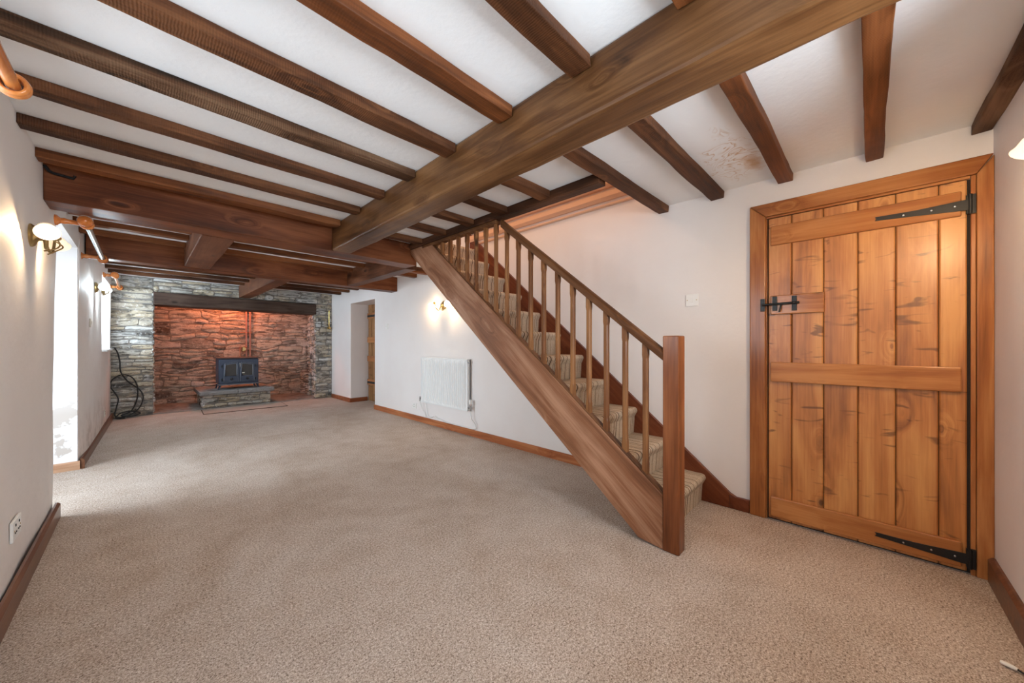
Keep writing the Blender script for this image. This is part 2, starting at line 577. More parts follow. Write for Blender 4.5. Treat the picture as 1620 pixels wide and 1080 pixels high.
def wallseg(m, y0, y1, z0, z1, y0t=None, y1t=None):
    y0t = y0 if y0t is None else y0t
    y1t = y1 if y1t is None else y1t
    # face subdivided and gently uneven, like old lime plaster
    ny, nz = max(2, int((y1 - y0) / .12)), max(2, int((z1 - z0) / .12))
    vs, fs = [], []
    for i in range(ny + 1):
        for k in range(nz + 1):
            b = k / nz
            ya, yb = y0 + (y0t - y0) * b, y1 + (y1t - y1) * b
            y = ya + (yb - ya) * i / ny
            z = z0 + (z1 - z0) * b
            edge = i in (0, ny) or k in (0, nz)
            dx = 0 if (k in (0, nz)) else noise.noise((0.3, y * 2.1, z * 1.7)) * .010
            vs.append((xl(y) + dx, y, z))
    for i in range(ny):
        for k in range(nz):
            a = i * (nz + 1) + k
            fs.append((a, a + nz + 1, a + nz + 2, a + 1))
    m.add(vs, fs)
    # body behind the face
    o = -1.0
    c = [(o, y0, z0), (xl(y0) - .011, y0, z0), (xl(y1) - .011, y1, z0), (o, y1, z0),
         (o, y0t, z1), (xl(y0t) - .011, y0t, z1), (xl(y1t) - .011, y1t, z1), (o, y1t, z1)]
    m.hexa(c)
    # returns that close the face to the body
    n0 = nz + 1
    for i in (0, ny):
        for k in range(nz):
            a, b_ = vs[i * n0 + k], vs[i * n0 + k + 1]
            m.add([a, b_, (min(b_[0] - .0005, xl(b_[1]) - .0109), b_[1], b_[2]), (min(a[0] - .0005, xl(a[1]) - .0109), a[1], a[2])], [(0, 1, 2, 3)])
    for k in (0, nz):
        for i in range(ny):
            a, b_ = vs[i * n0 + k], vs[(i + 1) * n0 + k]
            m.add([a, b_, (min(b_[0] - .0005, xl(b_[1]) - .0109), b_[1], b_[2]), (min(a[0] - .0005, xl(a[1]) - .0109), a[1], a[2])], [(0, 1, 2, 3)])


m = MB()
wallseg(m, -.75, .55, 0, ZC)
wallseg(m, .55, 2.05, 0, .95)
wallseg(m, .55, 2.05, 1.95, ZC)
wallseg(m, 2.05, 3.70, 0, 1.97, None, 3.82)
wallseg(m, 2.05, 3.82, 1.97, ZC)
wallseg(m, 3.82, 5.02, 1.97, ZC)
wallseg(m, 5.02, 6.72, 0, ZC)
wallseg(m, 6.72, 7.93, 0, 1.02)
wallseg(m, 6.72, 7.93, 1.98, ZC)
wallseg(m, 7.93, 8.05, 0, ZC)
struct(m.build('wall_left', WALL_LEFT, smooth=True))

# far reveal of the garden door recess, its paint flaking near the floor
t = NT('flaking_reveal_paint')
_c = t.coord()
_z = t.n('ShaderNodeSeparateXYZ')
t.l(_c, _z.inputs[0])
_m = t.math('MULTIPLY', t.ramp(_z.outputs[2], [(.5, 1.0), (.95, 0.0)]), t.ramp(t.noise(_c, 6.5, 4, .55), [(.54, 0.0), (.57, 1.0)]))
FLAKE = t.bsdf(t.mix(_m, (.83, .84, .85), (.55, .50, .46)), .6, bump=t.noise(_c, 9, 4), bstr=.3, bdist=.01)
m = MB()
m.box(-.98, xl(5.02) - .004, 5.004, 5.0195, 0, 1.97)
struct(m.build('trim_5', FLAKE))

# right wall with the recess of the old plank door and the stairwell above
m = MB()
m.box(XR, 3.4, -.75, 6.02, 0, ZC)
m.box(XR, 3.4, 6.02, 7.05, 1.90, ZC)
m.box(XR, 3.4, 7.05, 8.05, 0, ZC)
m.box(XR, 3.4, 1.15, 3.42, ZC, 4.2)
struct(m.build('wall_right', WALL))
m = MB()
m.box(2.0, XR, 1.0, 1.15, 2.44, 4.2)
m.box(1.0, 2.0, 1.0, 1.15, 2.44, 4.2)
m.box(.9, 1.0, 1.0, 5.0, 2.44, 4.2)
m.box(1.0, 3.4, 4.9, 5.0, 2.44, 4.2)
m.box(XR, 3.4, 3.42, 4.9, 2.44, 4.2)
struct(m.build('wall_upstairs', WALL))
m = MB()
m.box(.9, 3.4, 1.0, 5.0, 4.2, 4.3)
struct(m.build('ceiling_upstairs', CEIL))
# end wall behind the camera, with an unseen window added for light
m = MB()
m.box(-.40, .48, -.75, YN, 0, ZC)
m.box(1.48, XR, -.75, YN, 0, ZC)
m.box(.48, 1.48, -.75, YN, 0, .95)
m.box(.48, 1.48, -.75, YN, 1.95, ZC)
struct(m.build('wall_end', WALL))


# ------------------------------------------------------------------ rubble stone
def stones(mb, u0, u1, v0, v1, place, seed, hmin=.055, hmax=.15, wmin=.11, wmax=.44, proud=.03, nd=3, warp=.02):
    """coursed rubble: place(u, v, n) -> world point, n is how far the face stands proud"""
    R = random.Random(seed)
    v = v0
    place0 = place

    def place(u, v, n):
        k = min(1, (u - u0) / .12, (u1 - u) / .12, (v - v0) / .12, (v1 - v) / .12)
        q = noise.noise_vector((u * 2.6, v * 3.4, seed * 2.3)) * warp + noise.noise_vector((u * 8, v * 9, seed)) * warp * .3
        return place0(u + q.x * k * 1.4, v + q.y * k * 1.6, n)
    while v < v1 - .012:
        h = min(R.uniform(hmin, hmax), v1 - v)
        if v1 - v - h < hmin * .6:
            h = v1 - v
        u = u0 - R.uniform(0, .1)
        while u < u1 - .01:
            w = R.uniform(wmin, wmax) * (.55 + .6 * h / hmax)
            if u1 - u - w < wmin * .5:
                w = u1 - u
            a, b = max(u, u0), min(u + w, u1)
            parts = [(v, v + h)]
            if h > .095 and R.random() < .4:
                q = v + h * R.uniform(.35, .65)
                parts = [(v, q), (q, v + h)]
            for (p0, p1) in parts:
                g = R.uniform(.003, .008)
                pr_ = R.uniform(.3, 1) * proud
                j = lambda: R.uniform(-.006, .006)
                cs = [(a + g + j(), p0 + g + j()), (b - g + j(), p0 + g + j()), (b - g + j(), p1 - g + j()), (a + g + j(), p1 - g + j())]
                n = nd
                vs, fs = [], []
                for iy in range(n + 1):
                    for ix in range(n + 1):
                        s_, t_ = ix / n, iy / n
                        uu = (cs[0][0] * (1 - s_) + cs[1][0] * s_) * (1 - t_) + (cs[3][0] * (1 - s_) + cs[2][0] * s_) * t_
                        vv = (cs[0][1] * (1 - s_) + cs[1][1] * s_) * (1 - t_) + (cs[3][1] * (1 - s_) + cs[2][1] * s_) * t_
                        rim = ix in (0, n) or iy in (0, n)
                        if ix in (0, n) and iy in (0, n):
                            ca = .14 * min(1, .1 / max(.03, b - a))
                            uu += (cs[1][0] - cs[0][0]) * ca * (1 if ix == 0 else -1)
                            vv += (p1 - p0) * .16 * (1 if iy == 0 else -1)
                        d = pr_ * (.55 if rim else 1) + noise.noise((uu * 9, vv * 9, seed)) * .008
                        uu = min(max(uu, u0), u1)
                        vv = min(max(vv, v0), v1)
                        vs.append(place(uu, vv, d))
                for iy in range(n):
                    for ix in range(n):
                        q = iy * (n + 1) + ix
                        fs.append((q, q + 1, q + n + 2, q + n + 1))
                ring = [i for i in range(n)] + [n + i * (n + 1) for i in range(n)] + [(n + 1) * n + n - i for i in range(n)] + [(n - i) * (n + 1) for i in range(n)]
                k0 = len(vs)
                for i in ring:
                    s_, t_ = (i % (n + 1)) / n, (i // (n + 1)) / n
                    uu = (cs[0][0] * (1 - s_) + cs[1][0] * s_) * (1 - t_) + (cs[3][0] * (1 - s_) + cs[2][0] * s_) * t_
                    vv = (cs[0][1] * (1 - s_) + cs[1][1] * s_) * (1 - t_) + (cs[3][1] * (1 - s_) + cs[2][1] * s_) * t_
                    vs.append(place(min(max(uu, u0), u1), min(max(vv, v0), v1), -.012))
                L = len(ring)
                for i in range(L):
                    fs.append((ring[i], ring[(i + 1) % L], k0 + (i + 1) % L, k0 + i))
                mb.add(vs, fs)
            u += w
        v += h


FX0, FX1, LZ0, LZ1 = .12, 2.49, 1.745, 1.945
SPL = .20 / 1.2
front = lambda u, v, n: (u, YF - n, v)
m = MB()
stones(m, -.40, FX0, 0, ZC, front, 3, wmin=.16, wmax=.5, hmin=.05, hmax=.13)
stones(m, YF - .005, 9.25, 0, LZ0 + .2, lambda u, v, n: (FX0 + n, u, v), 12, wmin=.1, wmax=.3)
struct(m.build('wall_chimney_left', STONE))
m = MB()
stones(m, FX1, XR, 0, LZ1, front, 5, wmin=.1, wmax=.3)
stones(m, YF - .005, 9.25, 0, LZ0 + .2, lambda u, v, n: (FX1 + SPL * (u - YF) - n, u, v), 11, wmin=.1, wmax=.3)
# low stone ledge at the foot of the right-hand pier, inside the fireplace
stones(m, 8.62, 9.2, 0, .5, lambda u, v, n: (FX1 + .04 - n, u, v), 15, wmin=.12, wmax=.25, hmin=.09, hmax=.14)
stones(m, FX1 + .03, FX1 + .1, 0, .5, lambda u, v, n: (u, 8.62 - n, v), 16, wmin=.1, wmax=.2, hmin=.09, hmax=.14)
struct(m.build('wall_chimney_right', STONE))
m = MB()
stones(m, FX0, XR, LZ1 + .003, ZC, front, 8, hmin=.09, hmax=.13)
struct(m.build('wall_chimney_upper', STONE))
m = MB()
m.box(-1.0, FX0, YF, 9.7, 0, ZC)
struct(m.build('wall_core_left', MORTAR))
m = MB()
m.prism_z([(FX1, YF), (3.4, YF), (3.4, 9.7), (FX1 + .205, 9.7), (FX1 + .205, 9.25)], 0, ZC)
m.prism_z([(FX1 + .04, 8.62), (FX1 + .1, 8.62), (FX1 + .20, 9.25), (FX1 + .04, 9.25)], 0, .5)
struct(m.build('wall_core_right', MORTAR))
m = MB()
m.box(FX0, FX1, YF, 8.42, LZ1 + .002, ZC)
struct(m.build('wall_core_upper', MORTAR))
m = MB()
stones(m, FX0, FX1 + .2, 0, 2.6, lambda u, v, n: (u, 9.25 - n, v), 21, hmin=.07, hmax=.21, wmin=.14, wmax=.46, proud=.032, warp=.05)
struct(m.build('wall_fireplace_back', STONE_IN))
m = MB()
m.box(FX0, FX1 + .2, 9.25, 9.7, 0, 2.6)
struct(m.build('wall_fireplace_core', MORTAR_IN))
m = MB()
m.box(-.2, 2.8, 8.42, 9.7, 2.6, 2.7)
m.box(FX0, FX1, 8.36, 8.42, 2.44, 2.6)
struct(m.build('ceiling_flue', SOOT))
m = MB()
m.prism_z([(FX0, YF), (FX1, YF), (FX1 + .2, 9.25), (FX0, 9.25)], -.1, .012)
struct(m.build('floor_fireplace', SLATE))

# ------------------------------------------------------------------ windows and doors of the shell
def window(name, x, y0, y1, z0, z1, mull_y, mull_z, axis='X'):
    fr, gl = MB(), MB()
    w = .055

    def bx(a0, a1, z0_, z1_, d0, d1, mb):
        if axis == 'X':
            mb.box(x + d0, x + d1, a0, a1, z0_, z1_)
        else:
            mb.box(a0, a1, x + d0, x + d1, z0_, z1_)
    bx(y0, y1, z0, z0 + w, -.03, .03, fr)
    bx(y0, y1, z1 - w, z1, -.03, .03, fr)
    bx(y0, y0 + w, z0 + w, z1 - w, -.03, .03, fr)
    bx(y1 - w, y1, z0 + w, z1 - w, -.03, .03, fr)
    for q in mull_y:
        bx(q - .02, q + .02, z0 + w, z1 - w, -.02, .02, fr)
    for q in mull_z:
        bx(y0 + w, y1 - w, q - .015, q + .015, -.015, .015, fr)
    bx(y0 + w, y1 - w, z0 + w, z1 - w, -.003, .003, gl)
    e = bpy.data.objects.new(name, None)
    COL.objects.link(e)
    e.location = (x, (y0 + y1) / 2, z0) if axis == 'X' else ((y0 + y1) / 2, x, z0)
    struct(e)
    struct(fr.build('window_frame', WIN_FRAME, e, bevel=.004))
    struct(gl.build('window_pane', GLASS, e))
    return e


window('window_1', -.95, 3.74, 5.0, 0.02, 1.965, [4.37], [.75, 1.35])
window('window_2', -.9, 6.73, 7.92, 1.06, 1.975, [7.32], [1.5])
window('window_3', -.9, .56, 2.04, .99, 1.945, [1.05, 1.55], [])
window('added_window_4', -.68, .49, 1.47, .96, 1.945, [.98], [], axis='Y')  # unseen window, added to go with the light from behind
m = MB()
m.box(-.87, xl(7.3) + .035, 6.72, 7.93, 1.022, 1.05)
struct(m.build('trim_6', WIN_FRAME, bevel=.006))
m = MB()
m.box(-.87, XL + .035, .55, 2.05, .952, .985)
struct(m.build('trim_7', WIN_FRAME, bevel=.006))

# ------------------------------------------------------------------ skirtings
def skirt_profile(h, t):
    return [(0, 0), (t, 0), (t, h - .012), (t * .45, h), (0, h)]


def skirt_run_y(m, x, sgn, y0, y1, h, t):
    m.prism_y([(x + sgn * p[0], p[1]) for p in skirt_profile(h, t)], y0, y1)


m = MB()
skirt_run_y(m, XR, -1, 1.30, 6.02, .078, .02)
struct(m.build('baseboard_right', SKIRT_Y))
m = MB()
skirt_run_y(m, XR, -1, 7.05, YF - .04, .078, .02)
m.prism_x([(7.05 - p[0], p[1]) for p in skirt_profile(.078, .02)], XR - .02, 3.12)
struct(m.build('baseboard_recess', SKIRT_RX))
m = MB()
m.box(XR - .02, XR, .524, .64, 0, .085)
struct(m.build('baseboard_stair', STRING_DK, bevel=.004))
m = MB()
skirt_run_y(m, XL + .012, 1, -.45, 3.70, .098, .022)
struct(m.build('baseboard_left', SKIRT_DK))
m = MB()
m.prism_x([(5.004 - p[0], p[1]) for p in skirt_profile(.075, .018)], -.9, xl(5.02) + .012)
struct(m.build('baseboard_window', SKIRT_X))
m = MB()
m.prism_y([(xl(5.1) + .012 + p[0], p[1]) for p in skirt_profile(.09, .02)], 5.0, 5.02)
n0 = len(m.v)
pr = skirt_profile(.09, .02)
vs = [(xl(5.03) + .008 + p[0], 5.02, p[1]) for p in pr] + [(xl(8.0) + .008 + p[0], 8.01, p[1]) for p in pr]
L = len(pr)
m.add(vs, [tuple(range(L)), tuple(range(L, 2 * L))] + [(i, i + L, (i + 1) % L + L, (i + 1) % L) for i in range(L)])
struct(m.build('baseboard_far', SKIRT_DK))
m = MB()
m.prism_x([(YN + p[0], p[1]) for p in skirt_profile(.115, .022)], XL + .03, 2.765)
struct(m.build('baseboard_end', SKIRT_DK))

# ------------------------------------------------------------------ stairwell trims on the right wall
for i, (z0, z1, tk) in enumerate([(2.455, 2.53, .05), (2.35, 2.43, .035), (2.30, 2.325, .02)]):
    m = MB()
    m.prism_y([(XR, z0), (XR - tk * .6, z0), (XR - tk, z0 + (z1 - z0) * .35), (XR - tk, z1 - .008), (XR - tk * .5, z1), (XR, z1)], 1.15, 3.42)
    struct(m.build('trim_%d' % (i + 1), WARM_LIT_TRIM))
m = MB()
m.box(2.0, 2.02, 1.15, 3.42, 2.215, 2.44)
m.box(2.02, XR, 1.15, 1.165, 2.172, 2.44)
struct(m.build('trim_4', WARM_LIT_TRIM))


# ------------------------------------------------------------------ beams and joists
def beam(name, x0, x1, y0, y1, z0, z1, axis, mat, label, cat, group=None, jit=.004, seed=0, skew=0.0, bevel=.006):
    """a hewn timber: long box cut into short lengths with uneven arrises"""
    Ln = (x1 - x0) if axis == 'X' else (y1 - y0)
    n = max(2, int(Ln / .09))
    vs, fs = [], []
    for i in range(n + 1):
        s_ = i / n
        for k, (a, b) in enumerate([(0, 0), (1, 0), (1, 1), (0, 1)]):
            if axis == 'X':
                p = Vector((x0 + (x1 - x0) * s_, y0 + (y1 - y0) * a + skew * s_, z0 + (z1 - z0) * b))
                q = noise.noise_vector((p.x * 2.4 + seed, k * 7.3, seed * 1.7)) * jit + noise.noise_vector((p.x * 9 + seed, k * 3.3, seed)) * jit * .5
                p.y += q.y * (1 if b == 0 or name == 'ceiling_joist' else 0)
                if b == 0:
                    p.z += q.z
            else:
                p = Vector((x0 + (x1 - x0) * a + skew * s_, y0 + (y1 - y0) * s_, z0 + (z1 - z0) * b))
                q = noise.noise_vector((p.y * 2.4 + seed, k * 7.3, seed * 1.7)) * jit + noise.noise_vector((p.y * 9 + seed, k * 3.3, seed)) * jit * .5
                p.x += q.x * (1 if b == 0 else 0)
                if b == 0:
                    p.z += q.z
            vs.append(p)
    for i in range(n):
        for k in range(4):
            a, b = i * 4 + k, i * 4 + (k + 1) % 4
            fs.append((a, b, b + 4, a + 4))
    fs.append((0, 1, 2, 3))
    fs.append(tuple(n * 4 + k for k in (3, 2, 1, 0)))
    o = MB().add(vs, fs).build(name, mat, bevel=bevel)
    return tag(o, label, cat, group)


MX0, MX1 = 1.125, 1.285
beam('long_ceiling_beam', MX0, MX1, YN, 3.386, 1.945, ZC, 'Y', BEAM_Y, 'massive brown oak beam running the length of the ceiling over the stair side', 'beam', jit=.005, seed=2, skew=.055, bevel=.014)
EX1 = 2.03
beam('cross_ceiling_beam', XL, EX1, 3.39, 3.61, 1.95, ZC, 'X', BEAM_X, 'deep red-brown cross beam from the left wall to the stair head', 'beam', jit=.004, seed=4)
beam('cross_ceiling_beam', XL + .03, XR, 5.235, 5.42, 1.945, ZC, 'X', BEAM_X, 'second cross beam, beyond the stair, crossing to the right wall with an orange lit end', 'beam', jit=.004, seed=6)
beam('spine_beam', .315, .525, 3.614, 5.231, 1.95, ZC, 'Y', SPINE_Y, 'short wide beam between the two cross beams, over the fireplace view', 'beam', jit=.003, seed=7)
beam('spine_beam', 2.03, 2.17, 3.614, 5.231, 1.95, ZC, 'Y', SPINE_Y, 'short beam between the two cross beams, behind the stair head', 'beam', jit=.003, seed=8, skew=-.005)
beam('spine_beam', 1.21, 1.375, 5.424, YF - .03, 1.95, ZC, 'Y', SPINE_Y, 'short beam from the second cross beam to the stone above the lintel', 'beam', jit=.003, seed=9)
TX0, TX1, TZ = 1.95, 2.03, 2.105
beam('stair_trimmer', TX0, TX1, 1.15, 3.388, TZ, ZC - .001, 'Y', TRIM_DARK, 'dark trimmer timber along the edge of the stairwell opening', 'beam', jit=.0015, seed=10)
lin = MB()
n = 30
vs, fs = [], []
for i in range(n + 1):
    x = FX0 + .004 + (FX1 - FX0 - .008) * i / n
    for (y, z) in ((YF - .05, LZ0), (YF + .36, LZ0), (YF + .36, LZ1), (YF - .05, LZ1)):
        q = noise.noise_vector((x * 3, y * 5, z * 5)) * .008
        vs.append((x, y + q.y, z + q.z * (1 if y < YF else 0) - .016 * (i / n)))
for i in range(n):
    for k in range(4):
        a, b = i * 4 + k, i * 4 + (k + 1) % 4
        fs.append((a, b, b + 4, a + 4))
fs += [(0, 1, 2, 3), tuple(n * 4 + k for k in (3, 2, 1, 0))]
o = lin.add(vs, fs).build('fireplace_lintel', LINTEL_M, bevel=.01)
tag(o, 'long blackened oak lintel over the stone fireplace opening', 'beam')

JZ = 2.122
GL = 'joists between the left wall and the long beam'
GS = 'short joists between the long beam and the stair trimmer'
GR = 'joists from the long beam to the door wall'
GE = 'joists between the two cross beams'
GF = 'joists between the second cross beam and the fireplace wall'


def mx(y):   # face positions of the long beam
    s_ = (y - YN) / (3.386 - YN)
    return MX0 + .055 * s_, MX1 + .055 * s_


def joist(x0, x1, y0, y1, mat, label, group, z0=JZ, skew=0.0, seed=1):
    beam('ceiling_joist', x0, x1, y0, y1, z0, ZC, 'X', mat, label, 'joist', group, jit=.006, seed=seed, skew=skew, bevel=.004)


left = [
    (3.165, 3.26, JOIST_RED, 'reddish joist lying tight along the front of the deep cross beam', 2.118),
    (2.755, 2.835, JOIST_X, 'second joist out from the deep cross beam, on the left wall side', JZ),
    (2.345, 2.42, JOIST_X, 'third joist out from the deep cross beam, above the curtain bracket end', JZ),
    (1.94, 2.03, JOIST_GREY, 'fourth joist out from the deep cross beam, dark weathered, on the left wall side', JZ),
    (1.525, 1.62, JOIST_X, 'fifth joist out from the deep cross beam, grey side and sawn brown underside', JZ),
    (1.105, 1.195, JOIST_RED, 'sixth joist out from the deep cross beam, broad orange-brown underside', JZ),
    (.705, .795, JOIST_X, 'seventh joist out from the deep cross beam, meeting the long beam at the top', JZ),
    (.32, .40, JOIST_RED, 'eighth joist out from the deep cross beam, running off over the camera', JZ),
]
for i, (a, b, mt, lb, z) in enumerate(left):
    joist(xl(a) - .0, mx((a + b) / 2)[0] - .004, a, b, mt, lb, GL, z, seed=20 + i)
short = [(3.16, 3.25, 'first'), (2.755, 2.84, 'second'), (2.36, 2.44, 'third'), (1.96, 2.05, 'fourth'), (1.55, 1.64, 'fifth')]
for i, (a, b, w) in enumerate(short):
    joist(mx((a + b) / 2)[1] + .004, TX0 - .001, a, b, JOIST_X, 'short dark joist beside the stair trimmer, %s from the deep cross beam' % w, GS, seed=40 + i, skew=-.02)
right = [
    (1.075, 1.15, JOIST_X, 'joist at the end of the stairwell opening, reaching the wall over the handrail'),
    (.70, .785, JOIST_X, 'joist reaching the right wall between stairwell end and brown water stain'),
    (.325, .40, JOIST_RED, 'orange-brown joist beside the brown water stain, ending left of the door frame'),
    (-.070, .002, JOIST_RED, 'orange-brown joist with nail holes ending above the plank door'),
    (-.449, -.385, JOIST_GREY, 'grey-brown joist tight against the end wall above the wall light'),
]
for i, (a, b, mt, lb) in enumerate(right):
    joist(mx((a + b) / 2)[1] + .004, XR, a, b, mt, lb, GR, seed=60 + i, skew=(-.025 if a > 0 else -.02) if a > -.4 else 0)
for i, (a, b) in enumerate([(4.33, 4.41), (4.65, 4.735), (5.02, 5.10)]):
    w = ('first', 'second', 'third')[i]
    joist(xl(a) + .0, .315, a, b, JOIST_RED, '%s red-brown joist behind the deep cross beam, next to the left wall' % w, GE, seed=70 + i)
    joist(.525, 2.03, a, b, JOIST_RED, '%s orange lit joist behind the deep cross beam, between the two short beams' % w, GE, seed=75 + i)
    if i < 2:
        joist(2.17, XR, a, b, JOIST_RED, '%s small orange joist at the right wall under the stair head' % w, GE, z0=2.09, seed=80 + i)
for i, (a, b) in enumerate([(6.66, 6.74), (7.10, 7.18), (7.52, 7.60)]):
    w = ('first', 'second', 'last')[i]
    joist(xl(a), 1.21, a, b, JOIST_X, '%s dark joist before the fireplace wall, on the curtain pole side' % w, GF, seed=85 + i)
    joist(1.375, XR, a, b, JOIST_X, '%s dark joist before the fireplace wall, on the recess side' % w, GF, seed=90 + i)

# iron strap on the cross beam by the left wall
m = MB()
m.tube([(-.392, 3.375, 2.145), (-.378, 3.372, 2.118), (-.36, 3.372, 2.108), (-.285, 3.372, 2.100), (-.28, 3.372, 2.118)], .008, 8)
tag(m.build('iron_hook_bar', BLACK_IRON, smooth=True), 'bent black iron bar on the deep cross beam beside the left wall', 'hook')

# ------------------------------------------------------------------ staircase
ST = thing('staircase', (2.38, .72, 0), 'open wooden staircase with square spindles and striped carpet along the right wall', 'staircase')
SX0, SX1 = 1.958, 2.0
zs = lambda y: .295 + .801 * (y - .767)          # top edge of the outer string
zr = lambda y: 1.037 + .800 * (y - .784)         # underside of the handrail
m = MB()
m.box(1.955, 2.043, .681, .767, 0, 1.158)
m.build('newel_post', NEWEL, ST, bevel=.006)
ytop = .767 + (TZ - .008 - .295) / .801
m = MB()
m.prism_x([(.767, .002), (.905, .018), (3.25, 1.945), (3.386, 2.06), (3.386, TZ - .004), (ytop, TZ - .004), (.767, .295)], SX0, SX1)
m.build('outer_string', STRING, ST, bevel=.005)
m = MB()
y0, y1 = .767, ytop - .02
m.prism_x([(y0, zs(y0) + .001), (y1, zs(y1) + .001), (y1, zs(y1) + .014), (y0, zs(y0) + .014)], 1.962, 2.004)
m.build('base_rail', RAIL, ST, bevel=.003)
# handrail: moulded section swept up the slope
yt = .784 + (TZ - .012 - 1.037) / .80 - .075
prof = [(-.024, 0), (.024, 0), (.028, .022), (.030, .042), (.020, .058), (0, .063), (-.020, .058), (-.030, .042), (-.028, .022)]
m = MB()
n = len(prof)
vs = []
for yy in (.767, yt):
    vs += [(1.985 + p[0], yy, 1.037 + .80 * (yy - .784) + p[1]) for p in prof]
m.add(vs, [tuple(range(n)), tuple(range(n, 2 * n))] + [(i, (i + 1) % n, (i + 1) % n + n, i + n) for i in range(n)])
m.build('handrail', RAIL, ST, bevel=.002)
m = MB()
m.box(1.957, 2.012, yt + .055, 3.16, TZ - .03, TZ - .001)
m.build('top_rail', RAIL, ST, bevel=.004)
for k in range(18):
    y = .872 + .1232 * k
    a = zs(y) + .012
    b = zr(y) + .008 if y < yt + .05 else TZ - .028
    if b - a < .03:
        continue
    w = .0155
    rings = [(a - .006, w, 0), (a + .05, w, 0), (a + .072, w, .0075), (b - .085, w, .0075), (b - .063, w, 0), (b, w, 0)] if b - a > .25 else [(a - .006, w, 0), (b, w, 0)]
    vs, fs = [], []
    for (z, ww, ch) in rings:
        c = max(ch, .0012)
        for (dx, dy) in ((-ww + c, -ww), (ww - c, -ww), (ww, -ww + c), (ww, ww - c), (ww - c, ww), (-ww + c, ww), (-ww, ww - c), (-ww, -ww + c)):
            vs.append((1.984 + dx, y + dy, z + (.80 * dy if z in (rings[0][0],) or (z == b and y < yt) else 0)))
    for i in range(len(rings) - 1):
        for q in range(8):
            fs.append((i * 8 + q, i * 8 + (q + 1) % 8, (i + 1) * 8 + (q + 1) % 8, (i + 1) * 8 + q))
    fs += [tuple(range(8)), tuple(range((len(rings) - 1) * 8, len(rings) * 8))]
    MB().add(vs, fs).build('baluster', BALUSTER, ST)
# wall string
m = MB()
ws = lambda y: .075 + .845 * (y - .62)
m.prism_x([(.64, 0), (1.1, 0), (3.42, 1.98), (3.42, ws(3.42)), (.64, ws(.64))], 2.778, 2.799)
m.build('wall_string', STRING_DK, ST, bevel=.004)
m = MB()
m.prism_x([(.60, .084), (.64, ws(.64)), (3.42, ws(3.42)), (3.42, ws(3.42) + .014), (.635, ws(.635) + .014)], 2.772, 2.7995)
m.build('string_capping', STRING_DK, ST)
# carpeted steps with rounded nosings
RISE, RUN = .206, .2525
for i in range(11):
    yn = .785 + RUN * i               # nosing front
    zt = RISE * (i + 1) - .012        # tread top
    zb = max(0, zt - RISE)
    pts = [(yn + .03, zb if i else 0)]
    pts += [(yn + .022, zt - .075)]
    for q in range(7):
        an = PI * 1.12 - q / 6 * (PI * .62)
        pts.append((yn + .026 + .026 * math.cos(an), zt - .026 + .026 * math.sin(an)))
    yb = min(yn + RUN + .028, 3.415)
    pts += [(yb, zt), (yb, zt - .012)]
    MB().prism_x(pts, 2.0015 if i < 9 else 2.032, 2.776).build('carpeted_step', STAIR_CARPET, ST)
m = MB()
m.prism_x([(.95, .055), (3.36, 2.018), (3.36, 2.026), (.95, .063)], 2.003, 2.777)
m.build('soffit', WALL, ST)

# ------------------------------------------------------------------ plank door beside the stair
D1 = bpy.data.objects.new('door_1', None)
COL.objects.link(D1)
D1.location = (XR, .02, 0)
struct(D1)
DX = XR - .004
# architrave with mitred corners
m = MB()
m.hexa([(2.772, .435, 0), (XR, .435, 0), (XR, .522, 0), (2.772, .522, 0), (2.772, .435, 1.925), (XR, .435, 1.925), (XR, .522, 2.008), (2.772, .522, 2.008)])
m.build('frame_upright', FRAME_Z, D1, bevel=.006)
m = MB()
m.hexa([(2.772, -.472 + .022, 0), (XR, -.472 + .022, 0), (XR, -.398, 0), (2.772, -.398, 0), (2.772, -.449, 2.0), (XR, -.449, 2.0), (XR, -.398, 1.925), (2.772, -.398, 1.925)])
m.build('frame_upright', FRAME_Z, D1, bevel=.004)
m = MB()
m.hexa([(2.772, -.398, 1.926), (XR, -.398, 1.926), (XR, .434, 1.926), (2.772, .434, 1.926), (2.772, -.449, 2.008), (XR, -.449, 2.008), (XR, .521, 2.009), (2.772, .521, 2.009)])
m.build('frame_head', FRAME_Y, D1, bevel=.005)
m = MB()
m.box(2.780, XR, -.397, -.381, 0, 1.924)
m.build('frame_stop', FRAME_Z, D1, bevel=.003)
m = MB()
m.box(2.786, XR, .429, .4345, 0, 1.924)
m.build('frame_stop', FRAME_Z, D1, bevel=.002)
m = MB()
m.box(2.780, XR, -.38, .434, 1.912, 1.9255)
m.build('frame_stop', FRAME_Y, D1, bevel=.003)
m = MB()
m.box(2.7975, 2.7995, -.381, .429, .002, 1.912)
m.build('shadow_gap', simple('door_gap', (.02, .012, .008), .9), D1)
seams = [.424, .305, .157, .011, -.134, -.282, -.372]
for i in range(6):
    a, b = seams[i] - .0015, seams[i + 1] + .0015
    tilt = (.0006, -.0008, .0005, -.0004, .0010, -.0009)[i]
    m = MB()
    m.prism_z([(2.7972, b), (2.7972, a), (2.793, a), (2.788 + tilt, a - .005), (2.788 - tilt, b + .005), (2.793, b)], .012, 1.908)
    m.build('door_board', PINE, D1)
for (z0, z1, ya, yb) in ((1.735, 1.855, .409, -.352), (.878, 1.000, .409, -.352), (.030, .152, .409, -.352), (1.300, 1.418, .409, .152)):
    m = MB()
    m.box(2.766, 2.7865, yb, ya, z0, z1)
    m.build('door_ledge' if ya - yb > .5 else 'lock_ledge', PINE_LEDGE, D1, bevel=.005)
